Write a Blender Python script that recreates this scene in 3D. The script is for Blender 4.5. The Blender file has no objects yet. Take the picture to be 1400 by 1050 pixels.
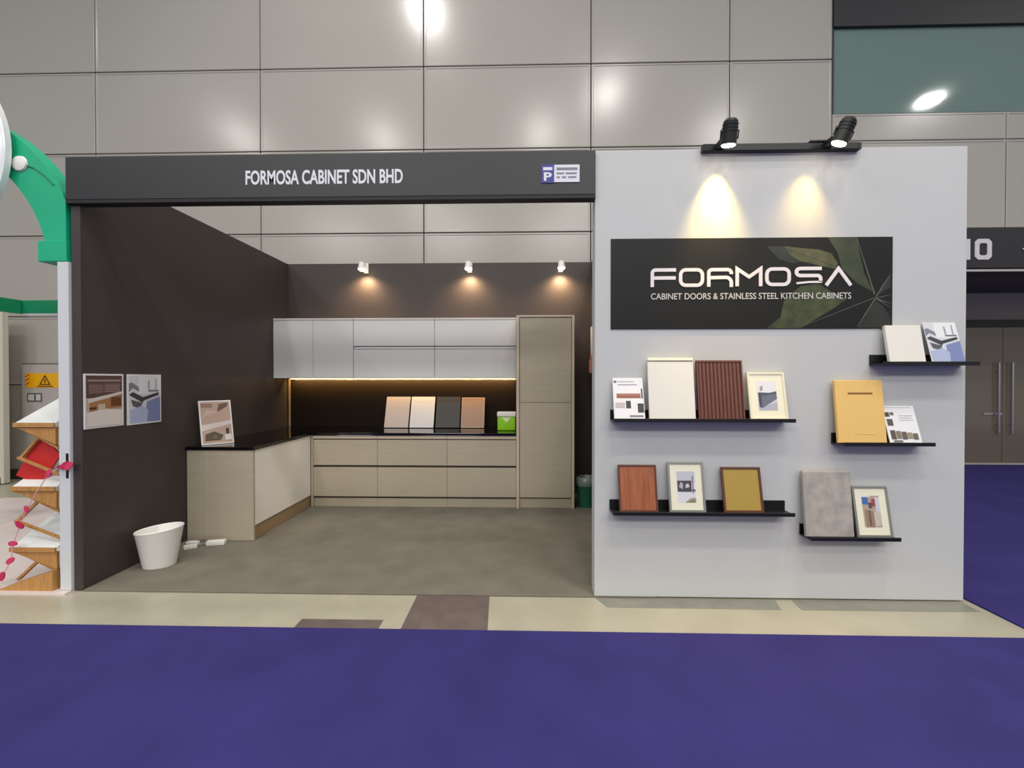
import bpy, bmesh, math, random
from mathutils import Vector, Matrix
random.seed(4)
sc = bpy.context.scene
COL = sc.collection
R = math.radians

# ------------------------------------------------------------------ camera
cam = bpy.data.cameras.new('camera'); camo = bpy.data.objects.new('camera', cam); COL.objects.link(camo)
F = 620.0
cam.sensor_width = 36; cam.lens = F / 1400 * 36; cam.clip_start = 0.05; cam.clip_end = 200
camo.location = (0, -3.1, 1.48)
camo.rotation_euler = (math.pi / 2 - math.atan(6 / F), 0, math.atan(16 / F))
sc.camera = camo

# ------------------------------------------------------------------ world, hall lamps, added fill lamps, exposure
sc.view_settings.view_transform = 'Standard'; sc.view_settings.look = 'None'
sc.view_settings.gamma = 1; sc.view_settings.use_curve_mapping = False
sc.view_settings.exposure = 0.0
w = bpy.data.worlds.new('hall_air'); sc.world = w; w.use_nodes = True
bg = w.node_tree.nodes['Background']; bg.inputs[0].default_value = (0.97, 0.98, 1.0, 1); bg.inputs[1].default_value = 0.40

def light(name, kind, loc, energy, color, aim=None, **kw):
    l = bpy.data.lights.new(name, kind); l.energy = energy; l.color = color
    for k, v in kw.items(): setattr(l, k, v)
    o = bpy.data.objects.new(name, l); COL.objects.link(o); o.location = loc
    if aim is not None:
        d = Vector(aim) - Vector(loc); o.rotation_euler = d.to_track_quat('-Z', 'Y').to_euler()
    return o
HALL = (1.0, 0.97, 0.92)
for (x, y) in [(-9.2, -4.6), (0.55, -4.6), (2.3, -2.6), (-2.1, 0.4), (-4.6, -4.8), (6.2, -4.6), (-4.4, -9.5), (2.6, -9.5), (9.0, -9.0), (11.5, -3.1)]:
    light('hall_and_fill_lamp', 'AREA', (x, y, 9.4), 135, HALL, (x, y, 0), shape='DISK', size=0.52)
for x in (-10.0, -4.0, 2.0, 8.0):  # added fill: large unseen lamps far in front, brightening upright surfaces
    light('hall_and_fill_lamp', 'AREA', (x, -15.0, 9.4), 620, HALL, (x, -15.0, 0), shape='DISK', size=3.6)

# ------------------------------------------------------------------ materials
def s2l(c):
    return tuple(((v / 255) / 12.92 if v / 255 <= 0.04045 else (((v / 255) + 0.055) / 1.055) ** 2.4) for v in c)
MC = {}
def mat(name, rgb, rough=0.5, metal=0.0, var=0.0, vscale=8.0, stretch=(1, 1, 1), bump=0.0, bscale=60.0, rgb2=None, emit=None, estr=0.0, spec=0.5, coat=0.0, trans=0.0, ior=1.5):
    if name in MC: return MC[name]
    m = bpy.data.materials.new(name); m.use_nodes = True; MC[name] = m
    nt = m.node_tree; b = nt.nodes['Principled BSDF']
    c = s2l(rgb) if max(rgb) > 1.0 else rgb
    b.inputs['Base Color'].default_value = (*c, 1)
    b.inputs['Roughness'].default_value = rough; b.inputs['Metallic'].default_value = metal
    b.inputs['Specular IOR Level'].default_value = spec
    b.inputs['Coat Weight'].default_value = coat
    b.inputs['Transmission Weight'].default_value = trans; b.inputs['IOR'].default_value = ior
    if emit is not None:
        b.inputs['Emission Color'].default_value = (*emit, 1); b.inputs['Emission Strength'].default_value = estr
    tc = mp = None
    if var > 0 or rgb2 is not None or bump > 0:
        tc = nt.nodes.new('ShaderNodeTexCoord'); mp = nt.nodes.new('ShaderNodeMapping')
        mp.inputs['Scale'].default_value = stretch; nt.links.new(tc.outputs['Object'], mp.inputs['Vector'])
    if var > 0 or rgb2 is not None:
        n = nt.nodes.new('ShaderNodeTexNoise'); n.inputs['Scale'].default_value = vscale; n.inputs['Detail'].default_value = 5
        nt.links.new(mp.outputs[0], n.inputs['Vector'])
        r = nt.nodes.new('ShaderNodeValToRGB'); r.color_ramp.elements[0].position = 0.33; r.color_ramp.elements[1].position = 0.67
        c2 = s2l(rgb2) if rgb2 is not None else tuple(min(1, v * (1 + var)) for v in c)
        c1 = c if rgb2 is not None else tuple(v * (1 - var) for v in c)
        r.color_ramp.elements[0].color = (*c1, 1); r.color_ramp.elements[1].color = (*c2, 1)
        nt.links.new(n.outputs['Fac'], r.inputs[0]); nt.links.new(r.outputs[0], b.inputs['Base Color'])
    if bump > 0:
        n2 = nt.nodes.new('ShaderNodeTexNoise'); n2.inputs['Scale'].default_value = bscale; n2.inputs['Detail'].default_value = 3
        nt.links.new(mp.outputs[0], n2.inputs['Vector'])
        bp = nt.nodes.new('ShaderNodeBump'); bp.inputs['Strength'].default_value = bump; bp.inputs['Distance'].default_value = 0.01
        nt.links.new(n2.outputs['Fac'], bp.inputs['Height']); nt.links.new(bp.outputs[0], b.inputs['Normal'])
    return m
def flat(rgb): return mat('print_%d_%d_%d' % tuple(rgb), rgb, 0.4)

M_HALL = mat('hall_panel_paint', (172, 168, 160), 0.22, 0.0, var=0.02, vscale=0.6, spec=0.5)
M_GROOVE = mat('groove_dark', (74, 70, 64), 0.8)
M_DARKWALL = mat('charcoal_wall_paint', (62, 54, 51), 0.55, var=0.05, vscale=3, bump=0.05, bscale=180)
M_FASCIA = mat('fascia_charcoal', (38, 39, 42), 0.45, var=0.04, vscale=2)
M_FASCIA_IN = mat('fascia_black', (18, 18, 20), 0.6)
M_WHITEWALL = mat('white_wall_paint', (197, 198, 197), 0.6, var=0.01, vscale=2, bump=0.02, bscale=200)
M_CARPET_BLUE = mat('blue_carpet_pile', (58, 52, 112), 0.97, var=0.09, vscale=2.2, bump=0.35, bscale=420, spec=0.15)
M_CARPET_GREY = mat('grey_carpet_pile', (123, 117, 105), 0.97, var=0.10, vscale=4, bump=0.4, bscale=350, spec=0.1)
M_FLOOR = mat('hall_floor_polished', (176, 170, 150), 0.32, var=0.07, vscale=3, bump=0.02, bscale=40)
M_TILE_DARK = mat('floor_tile_brown', (104, 92, 88), 0.35, var=0.15, vscale=9)
M_TILE_GREY = mat('floor_tile_grey', (138, 136, 124), 0.35, var=0.08, vscale=9)
M_BLACK = mat('black_metal', (16, 16, 18), 0.4)
M_BLACKGLOSS = mat('black_quartz', (9, 9, 11), 0.06, var=0.2, vscale=120)
M_SPLASH = mat('black_glass_splash', (34, 28, 24), 0.3, spec=0.08)
M_TAUPE = mat('taupe_laminate', (180, 169, 148), 0.45, var=0.04, vscale=3, stretch=(1, 1, 9))
M_TAUPE_E = mat('taupe_edge', (204, 188, 168), 0.35)
M_CARCASS = mat('carcass_brown', (70, 62, 55), 0.6)  # even dark brown of the cabinet bodies behind the fronts
M_UPPER = mat('pale_grey_laminate', (210, 209, 207), 0.4, var=0.01, vscale=3)
M_UPPER_D = mat('upper_carcass_grey', (120, 121, 124), 0.5)
M_CREAM = mat('cream_gloss_lacquer', (250, 245, 234), 0.25)
M_WOODKICK = mat('beige_wood', (160, 134, 100), 0.5, var=0.1, vscale=10, stretch=(1, 1, 12))
M_WHITE = mat('white_plastic', (236, 234, 228), 0.35)
M_WHITEP = mat('white_paper', (232, 231, 232), 0.5)
M_ALU = mat('silver_frame', (158, 158, 152), 0.3, 0.6)
M_STEEL = mat('brushed_steel', (190, 190, 190), 0.25, 0.9)
M_GREEN = mat('green_arch_paint', (16, 176, 128), 0.45, var=0.04, vscale=3)
M_PLY = mat('plywood_edge', (188, 138, 78), 0.5, var=0.15, vscale=8, stretch=(10, 1, 1))
M_RED = mat('red_board', (202, 44, 38), 0.5)
M_PINK = mat('pink_petal', (214, 62, 104), 0.6)
M_WARMLENS = mat('lamp_lens', (255, 240, 210), 0.3, emit=(1, 0.86, 0.62), estr=14)
M_LED = mat('led_strip', (255, 230, 180), 0.3, emit=(1, 0.72, 0.34), estr=1.4)

# ------------------------------------------------------------------ mesh helpers
def bx(bm, x0, x1, y0, y1, z0, z1, mi=0):
    vs = [bm.verts.new(p) for p in ((x0, y0, z0), (x1, y0, z0), (x1, y1, z0), (x0, y1, z0), (x0, y0, z1), (x1, y0, z1), (x1, y1, z1), (x0, y1, z1))]
    for f in ((3, 2, 1, 0), (4, 5, 6, 7), (0, 1, 5, 4), (1, 2, 6, 5), (2, 3, 7, 6), (3, 0, 4, 7)):
        bm.faces.new([vs[i] for i in f]).material_index = mi
    return vs
def bevel(bm, w, seg=2):
    bmesh.ops.bevel(bm, geom=list(bm.edges), offset=w, segments=seg, affect='EDGES', profile=0.6, clamp_overlap=True)
def cyl(bm, p0, p1, r0, r1=None, n=20, mi=0):
    r1 = r0 if r1 is None else r1
    p0, p1 = Vector(p0), Vector(p1); q = (p1 - p0).to_track_quat('Z', 'Y')
    a, b = [], []
    for i in range(n):
        t = 2 * math.pi * i / n; d = Vector((math.cos(t), math.sin(t), 0))
        a.append(bm.verts.new(p0 + q @ (d * r0))); b.append(bm.verts.new(p1 + q @ (d * r1)))
    for i in range(n):
        j = (i + 1) % n; bm.faces.new((a[i], a[j], b[j], b[i])).material_index = mi
    bm.faces.new(a[::-1]).material_index = mi; bm.faces.new(b).material_index = mi
def tube(bm, pts, r, n=8):
    for p, q in zip(pts[:-1], pts[1:]): cyl(bm, p, q, r, r, n)
def lathe(bm, prof, n=32, sx=1.0, sy=1.0):
    rows = []
    for (r, z) in prof:
        rows.append([bm.verts.new((r * sx * math.cos(2 * math.pi * i / n), r * sy * math.sin(2 * math.pi * i / n), z)) for i in range(n)])
    for a, b in zip(rows[:-1], rows[1:]):
        for i in range(n):
            j = (i + 1) % n; bm.faces.new((a[i], a[j], b[j], b[i]))
    return rows
def prism(bm, pts, y0, y1, mi=0):           # outline in x,z extruded along y
    a = [bm.verts.new((x, y0, z)) for x, z in pts]; b = [bm.verts.new((x, y1, z)) for x, z in pts]
    n = len(pts)
    bm.faces.new(a).material_index = mi; bm.faces.new(b[::-1]).material_index = mi
    for i in range(n):
        j = (i + 1) % n; bm.faces.new((a[i], b[i], b[j], a[j])).material_index = mi
def slat(bm, p0, p1, wid, thick, up=(0, 1, 0)):   # bar from p0 to p1
    p0, p1 = Vector(p0), Vector(p1); d = (p1 - p0).normalized(); u = Vector(up); s = d.cross(u).normalized()
    vs = []
    for p in (p0, p1):
        for a, b in ((-1, -1), (1, -1), (1, 1), (-1, 1)): vs.append(bm.verts.new(p + s * a * thick / 2 + u * b * wid / 2))
    for f in ((0, 1, 2, 3), (7, 6, 5, 4), (0, 4, 5, 1), (1, 5, 6, 2), (2, 6, 7, 3), (3, 7, 4, 0)): bm.faces.new([vs[i] for i in f])
def obj(name, bm, m, parent=None, origin=None, smooth=False):
    bmesh.ops.recalc_face_normals(bm, faces=list(bm.faces))
    me = bpy.data.meshes.new(name); bm.to_mesh(me); bm.free()
    for mm in (m if isinstance(m, (list, tuple)) else [m]): me.materials.append(mm)
    if smooth:
        for p in me.polygons: p.use_smooth = True
        if hasattr(me, 'set_sharp_from_angle'): me.set_sharp_from_angle(angle=R(35))
    o = bpy.data.objects.new(name, me); COL.objects.link(o)
    if parent is not None: o.parent = parent
    if origin is not None:
        me.transform(Matrix.Translation(-Vector(origin)))
        if parent is None: o.location = origin
    return o
def wbase(parent):
    v = Vector((0, 0, 0))
    while parent is not None: v += parent.location; parent = parent.parent
    return v
def boxpart(name, dims, m, parent, bev=0.002, seg=1):        # dims in world coordinates for things that are not rotated
    bm = bmesh.new(); bx(bm, *dims)
    if bev: bevel(bm, bev, seg)
    o = obj(name, bm, m, parent); o.data.transform(Matrix.Translation(-wbase(parent))); return o
def tag(o, label, cat, group=None):
    o['label'] = label; o['category'] = cat
    if group: o['group'] = group
    return o
def thing(name, label, cat, loc=(0, 0, 0), rot=(0, 0, 0), group=None):
    o = bpy.data.objects.new(name, None); COL.objects.link(o); o.empty_display_size = 0.1
    o.location = loc; o.rotation_euler = rot; return tag(o, label, cat, group)
def struct(o): o['kind'] = 'structure'; return o
def boxthing(name, dims, m, bev=0.003, seg=1):
    bm = bmesh.new(); bx(bm, *dims)
    if bev: bevel(bm, bev, seg)
    return obj(name, bm, m, None, ((dims[0] + dims[1]) / 2, (dims[2] + dims[3]) / 2, dims[4]))
def text_mesh(name, body, x0, x1, z0, z1, y, m, parent, bold=0.0, depth=0.002):
    cu = bpy.data.curves.new(name, 'FONT'); cu.body = body; cu.size = 1; cu.offset = bold; cu.extrude = 0.01; cu.resolution_u = 4
    t = bpy.data.objects.new(name, cu); COL.objects.link(t)
    bpy.context.view_layer.update()
    me = bpy.data.meshes.new_from_object(t.evaluated_get(bpy.context.evaluated_depsgraph_get()))
    bpy.data.objects.remove(t); bpy.data.curves.remove(cu)
    xs = [v.co.x for v in me.vertices]; ys = [v.co.y for v in me.vertices]
    ax, bx_, ay, by_ = min(xs), max(xs), min(ys), max(ys)
    for v in me.vertices:
        u = (v.co.x - ax) / (bx_ - ax); t_ = (v.co.y - ay) / (by_ - ay); d = v.co.z / 0.01
        v.co = (x0 + u * (x1 - x0), y - depth * (d * 0.5 + 0.5), z0 + t_ * (z1 - z0))
    me.materials.clear(); me.materials.append(m)
    o = bpy.data.objects.new(name, me); COL.objects.link(o); o.parent = parent
    if parent is not None: me.transform(Matrix.Translation(-wbase(parent)))
    return o

# ------------------------------------------------------------------ floor and carpets
bm = bmesh.new(); bx(bm, -14, 14, -14, 6.2, -0.1, -0.012)
floor = struct(obj('floor', bm, M_FLOOR))
bm = bmesh.new(); bx(bm, -14, 14, -14, -0.436, -0.012, 0.0); bevel(bm, 0.004, 1)
struct(obj('floor_aisle_carpet', bm, M_CARPET_BLUE))
bm = bmesh.new(); prism(bm, [(2.99, -0.436), (14, -0.436), (14, 5.0), (2.99, 5.0)], 0, 1)
for v in bm.verts: v.co = (v.co.x, v.co.z, -0.012 + 0.012 * v.co.y)
struct(obj('floor_side_carpet', bm, M_CARPET_BLUE))
bm = bmesh.new(); bx(bm, -3.1, 0.9, 0.0, 2.8, -0.012, 0.002); bevel(bm, 0.003, 1)
struct(obj('floor_booth_carpet', bm, M_CARPET_GREY))
def floor_tile(pts, m):
    bm = bmesh.new(); prism(bm, pts, 0, 1)
    for v in bm.verts: v.co = (v.co.x, v.co.z, -0.012 + 0.003 * v.co.y)
    obj('floor_tile', bm, m, floor)
floor_tile([(-0.735, -0.43), (-0.215, -0.43), (-0.235, -0.005), (-0.735, -0.005)], M_TILE_DARK)
floor_tile([(-1.38, -0.43), (-0.87, -0.43), (-0.87, -0.325), (-1.38, -0.325)], M_TILE_DARK)
floor_tile([(0.55, -0.13), (1.665, -0.135), (1.70, -0.005), (0.49, -0.005)], M_TILE_GREY)
floor_tile([(1.80, -0.135), (2.93, -0.13), (2.93, -0.005), (1.81, -0.005)], M_TILE_GREY)

# ------------------------------------------------------------------ hall wall behind the booth
YH = 3.5
bm = bmesh.new()
bx(bm, -14, 4.36, YH + 0.03, YH + 0.3, 0, 9.0); bx(bm, 4.36, 14, YH + 0.03, YH + 0.3, 3.0, 4.86); bx(bm, 4.36, 14, YH + 0.03, YH + 0.3, 6.9, 9.0)
wall_hall = struct(obj('wall_hall', bm, M_GROOVE))
XS = [-13.6, -11.18, -8.77, -6.355, -3.87, -1.457, 0.968, 2.944, 4.385]
ZS = [0.0, 1.40, 2.42, 3.62, 4.83, 6.03, 7.25, 8.5]
def hall_panel(x0, x1, z0, z1, g=0.007):
    bm = bmesh.new(); bx(bm, x0 + g, x1 - g, YH, YH + 0.034, z0 + g, z1 - g); bevel(bm, 0.006, 1)
    fr = max((f for f in bm.faces if f.normal.y < -0.9 or f.normal.y > 0.9), key=lambda f: (-f.calc_center_median().y, f.calc_area()))
    bmesh.ops.inset_region(bm, faces=[fr], thickness=0.028, depth=0.0)      # pressed border line of the metal panel
    bmesh.ops.inset_region(bm, faces=[fr], thickness=0.008, depth=-0.006)
    obj('wall_panel', bm, M_HALL, wall_hall)
for i in range(len(XS) - 1):
    for k in range(len(ZS) - 1):
        if XS[i] > -3.9 and ZS[k + 1] < 2.5: continue     # wholly behind the booth
        hall_panel(XS[i], XS[i + 1], ZS[k], ZS[k + 1])
for x0, x1 in ((4.385, 6.8), (6.8, 9.2), (9.2, 11.6)):
    hall_panel(x0, x1, 3.62, 4.87); hall_panel(x0, x1, 4.87, 5.26)
bm = bmesh.new(); bx(bm, -14, -3.4, YH - 0.02, YH + 0.03, 0, 0.14)
struct(obj('baseboard_hall', bm, mat('baseboard_dark', (66, 62, 60), 0.6)))

# upper gallery window: frame, glass, dark room behind
win = struct(bpy.data.objects.new('window_1', None)); COL.objects.link(win); win.location = (4.385, YH, 5.26)
M_GLASS = mat('tinted_glass', (104, 128, 122), 0.06, rgb2=None, spec=0.8)
for x0, x1 in ((4.40, 7.9), (7.93, 11.6)):
    boxpart('window_pane', (x0, x1, YH + 0.02, YH + 0.04, 5.27, 6.47), M_GLASS, win, 0)
boxpart('window_head', (4.385, 11.6, YH - 0.03, YH + 0.06, 6.47, 6.9), mat('dark_bronze_frame', (38, 38, 42), 0.4), win)
boxpart('window_jamb', (4.375, 4.402, YH - 0.005, YH + 0.06, 5.26, 6.9), mat('dark_bronze_frame', (38, 38, 42), 0.4), win)
boxpart('window_mullion', (7.9, 7.93, YH - 0.005, YH + 0.06, 5.26, 6.47), mat('dark_bronze_frame', (38, 38, 42), 0.4), win)

# ------------------------------------------------------------------ recessed hall entrance on the right
M_ENT = mat('entrance_wall_grey', (172, 162, 152), 0.6)
bm = bmesh.new(); bx(bm, 4.36, 12, YH + 0.3, 5.3, 3.0, 3.1); struct(obj('ceiling_entrance', bm, mat('entrance_soffit', (86, 82, 80), 0.7)))
bm = bmesh.new(); bx(bm, 4.2, 12, 5.1, 5.3, 2.5, 3.0); bx(bm, 4.2, 6.6, 5.1, 5.3, 0, 2.5); struct(obj('wall_entrance', bm, M_ENT))
bm = bmesh.new(); bx(bm, 4.1, 4.36, YH, 5.3, 0, 3.6); struct(obj('wall_entrance_side', bm, M_ENT))
sb = thing('hall_number_sign', 'long dark band sign with white 10 above hall entrance', 'sign', (7, YH - 0.02, 3.03))
boxpart('sign_board', (4.39, 11.6, YH - 0.04, YH - 0.002, 3.05, 3.61), mat('sign_dark', (40, 38, 42), 0.5), sb)
boxpart('lower_trim', (4.39, 11.6, YH - 0.045, YH - 0.002, 3.0, 3.03), mat('trim_light', (186, 182, 180), 0.5), sb)
M_NUM = mat('sign_white', (216, 212, 214), 0.5)
def octo(bm, cx, cz, wd, ht, st, y0, y1):
    def ring(a, b, c): return [(cx - a + c, cz - b), (cx + a - c, cz - b), (cx + a, cz - b + c), (cx + a, cz + b - c), (cx + a - c, cz + b), (cx - a + c, cz + b), (cx - a, cz + b - c), (cx - a, cz - b + c)]
    o, i = ring(wd / 2, ht / 2, st * 0.7), ring(wd / 2 - st, ht / 2 - st, st * 0.35)
    for k in range(8):
        j = (k + 1) % 8; prism(bm, [o[k], o[j], i[j], i[k]], y0, y1)
bm = bmesh.new(); octo(bm, 6.45, 3.31, 0.23, 0.29, 0.06, YH - 0.05, YH - 0.038)
o = obj('digit_zero', bm, M_NUM, sb); o.data.transform(Matrix.Translation(-sb.location))
bm = bmesh.new(); prism(bm, [(6.21, 3.165), (6.27, 3.165), (6.27, 3.455), (6.22, 3.455), (6.15, 3.40), (6.15, 3.35), (6.21, 3.38)], YH - 0.05, YH - 0.038)
o = obj('digit_one', bm, M_NUM, sb); o.data.transform(Matrix.Translation(-sb.location))
bm = bmesh.new(); prism(bm, [(6.985, 3.31), (7.12, 3.22), (7.12, 3.40)], YH - 0.05, YH - 0.038)
o = obj('arrow', bm, M_NUM, sb); o.data.transform(Matrix.Translation(-sb.location))
dr = struct(bpy.data.objects.new('door_1', None)); COL.objects.link(dr); dr.location = (8.38, 5.08, 0)
M_DGLASS = mat('dark_door_glass', (112, 102, 90), 0.12, spec=0.6)
boxpart('door_header', (6.6, 12, 5.02, 5.12, 2.40, 2.52), mat('door_frame_black', (24, 23, 24), 0.4), dr)
for x0, x1 in ((6.62, 7.48), (7.50, 8.37), (8.39, 9.26), (9.28, 10.2)):
    p = boxpart('door_leaf', (x0, x1, 5.06, 5.09, 0.02, 2.40), M_DGLASS, dr)
for x in (8.27, 8.50):
    bm = bmesh.new(); cyl(bm, (x, 5.01, 0.55), (x, 5.01, 1.78), 0.018, n=12)
    for z in (0.7, 1.63): cyl(bm, (x, 5.01, z), (x, 5.065, z), 0.012, n=8)
    o = obj('door_handle', bm, M_STEEL, dr, smooth=True); o.data.transform(Matrix.Translation(-dr.location))
boxpart('door_lock', (8.05, 8.37, 5.045, 5.062, 0.86, 0.90), M_STEEL, dr)

# ------------------------------------------------------------------ booth shell
bm = bmesh.new(); bx(bm, -3.165, -3.1, 0.0, 2.86, 0, 3.0); bevel(bm, 0.003, 1); struct(obj('wall_left', bm, M_DARKWALL))
bm = bmesh.new(); bx(bm, -3.1, 0.96, 2.8, 2.86, 0, 3.0); bevel(bm, 0.003, 1); struct(obj('wall_back', bm, M_DARKWALL))
bm = bmesh.new(); bx(bm, 0.872, 0.96, 0.12, 2.8, 0, 3.0); bevel(bm, 0.003, 1); struct(obj('wall_right', bm, M_DARKWALL))
bm = bmesh.new(); bx(bm, 0.483, 2.945, 0.0, 0.12, 0, 3.03); bevel(bm, 0.003, 1); struct(obj('wall_front', bm, M_WHITEWALL))

fa = thing('fascia_board', 'long charcoal fascia with white company lettering over the kitchen booth', 'fascia', (-1.34, -0.01, 2.71))
boxpart('board', (-3.172, 0.482, -0.03, 0.0, 2.725, 3.02), M_FASCIA, fa, 0.003)
boxpart('return_edge', (-3.165, 0.482, 0.0, 0.05, 2.70, 2.724), M_FASCIA_IN, fa, 0.001)
boxpart('lower_rail', (-3.172, 0.482, -0.03, 0.0, 2.70, 2.724), M_FASCIA_IN, fa, 0.001)
text_mesh('lettering', 'FORMOSA CABINET SDN BHD', -1.903, -0.82, 2.812, 2.91, -0.030, mat('letter_white', (226, 226, 232), 0.5), fa, 0.024)
bt = thing('booth_number_plate', 'small blue and white plate with letter P on charcoal fascia', 'sign', (0.25, -0.03, 2.805))
boxpart('blue_plate', (0.118, 0.203, -0.036, -0.0305, 2.802, 2.925), mat('plate_blue', (44, 44, 140), 0.4), bt, 0)
boxpart('white_plate', (0.204, 0.374, -0.036, -0.0305, 2.806, 2.922), mat('plate_white', (222, 220, 232), 0.4), bt, 0)
text_mesh('letter', 'P', 0.135, 0.188, 2.815, 2.872, -0.036, mat('letter_white', (226, 226, 232), 0.5), bt, 0.03, 0.001)
M_PGREY = mat('print_grey', (128, 126, 140), 0.5)
boxpart('print_line', (0.130, 0.192, -0.0368, -0.036, 2.886, 2.906), mat('letter_white', (226, 226, 232), 0.5), bt, 0)
for z, segs in ((2.894, ((0.22, 0.36),)), (2.864, ((0.22, 0.27), (0.28, 0.355))), (2.838, ((0.222, 0.242), (0.256, 0.285), (0.298, 0.352)))):
    for a, b in segs: boxpart('print_line', (a, b, -0.0368, -0.036, z - 0.009 if z > 2.88 else z - 0.006, z + 0.009 if z > 2.88 else z + 0.006), M_PGREY, bt, 0)

# ------------------------------------------------------------------ kitchen: base run
ZT = 0.865
cols = [(-2.445, -1.693), (-1.693, -0.885), (-0.885, -0.086)]
base_labels = ['taupe two-drawer base cabinet in the corner beside the cream panel', 'taupe two-drawer base cabinet between the two others under the worktop', 'taupe two-drawer base cabinet next to the tall cabinet']
for (x0, x1), lb in zip(cols, base_labels):
    t = thing('base_cabinet', lb, 'cabinet', ((x0 + x1) / 2, 2.45, 0.0), group='drawer cabinets under the worktop')
    boxpart('body', (x0 + 0.001, x1 - 0.001, 2.125, 2.79, 0.10, ZT - 0.031), M_CARCASS, t, 0)
    boxpart('drawer', (x0 + 0.0015, x1 - 0.0015, 2.1, 2.124, 0.488, 0.783), M_TAUPE, t, 0.002)
    boxpart('drawer', (x0 + 0.0015, x1 - 0.0015, 2.1, 2.124, 0.125, 0.462), M_TAUPE, t, 0.002)
    boxpart('handle_profile', (x0 + 0.001, x1 - 0.001, 2.098, 2.13, 0.795, ZT - 0.032), M_TAUPE_E, t, 0.003)
    boxpart('plinth', (x0 + 0.001, x1 - 0.001, 2.125, 2.145, 0.002, 0.10), M_TAUPE, t, 0.001)
pe = thing('peninsula_cabinet', 'low cabinet return with cream front and taupe end panel along left wall', 'cabinet', (-2.78, 1.5, 0))
boxpart('body', (-3.09, -2.498, 1.005, 2.79, 0.10, ZT - 0.031), M_CARCASS, pe, 0)
boxpart('end_panel', (-2.935, -2.472, 0.978, 1.003, 0.004, ZT - 0.031), M_TAUPE, pe, 0.002)
boxpart('filler_panel', (-3.095, -2.938, 0.982, 1.003, 0.004, ZT - 0.031), M_TAUPE, pe, 0.002)
boxpart('front_panel', (-2.497, -2.475, 1.006, 2.095, 0.135, ZT - 0.055), M_CREAM, pe, 0.003)
boxpart('top_profile', (-2.497, -2.472, 1.006, 2.095, ZT - 0.053, ZT - 0.032), M_CREAM, pe, 0.002)
boxpart('plinth', (-2.515, -2.49, 1.006, 2.128, 0.003, 0.13), M_WOODKICK, pe, 0.001)
boxpart('corner_filler', (-2.474, -2.447, 2.1, 2.13, 0.003, ZT - 0.032), M_TAUPE, pe, 0.002)
# worktop
bm = bmesh.new()
pts = [(-3.098, 0.965), (-2.462, 0.965), (-2.462, 2.085), (-0.088, 2.085), (-0.088, 2.795), (-3.098, 2.795)]
a = [bm.verts.new((x, y, ZT - 0.03)) for x, y in pts]; b = [bm.verts.new((x, y, ZT)) for x, y in pts]
bm.faces.new(a[::-1]); bm.faces.new(b)
for i in range(6): bm.faces.new((a[i], a[(i + 1) % 6], b[(i + 1) % 6], b[i]))
bevel(bm, 0.003, 2)
tag(obj('worktop', bm, M_BLACKGLOSS, None, (-2.0, 2.4, ZT - 0.03)), 'glossy black L-shaped worktop over the base cabinets', 'worktop')
tag(boxthing('backsplash', (-3.06, -0.09, 2.778, 2.799, ZT + 0.001, 1.495), M_SPLASH, 0.001), 'black glass backsplash between worktop and wall cabinets', 'backsplash')
tag(boxthing('backsplash_strip', (-3.085, -3.062, 2.77, 2.799, ZT + 0.001, 1.49), M_WOODKICK, 0.001), 'slim wood edge strip at the left end of the black backsplash', 'trim')

# tall cabinet
tc_ = thing('tall_cabinet', 'tall taupe pantry cabinet at the end of the kitchen run', 'cabinet', (0.247, 2.45, 0))
boxpart('side_panel', (-0.084, -0.052, 2.085, 2.79, 0.003, 2.215), M_TAUPE_E, tc_, 0.002)
boxpart('side_panel', (0.548, 0.578, 2.085, 2.79, 0.003, 2.215), M_TAUPE_E, tc_, 0.002)
boxpart('top_panel', (-0.05, 0.546, 2.085, 2.79, 2.195, 2.215), M_TAUPE_E, tc_, 0.002)
boxpart('body', (-0.05, 0.546, 2.125, 2.79, 0.11, 2.194), M_CARCASS, tc_, 0)
boxpart('door', (-0.047, 0.543, 2.098, 2.122, 0.125, 1.215), M_TAUPE, tc_, 0.002)
boxpart('door', (-0.047, 0.543, 2.098, 2.122, 1.219, 2.19), M_TAUPE, tc_, 0.002)
boxpart('plinth', (-0.05, 0.546, 2.12, 2.14, 0.003, 0.108), M_TAUPE, tc_, 0.001)

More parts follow.
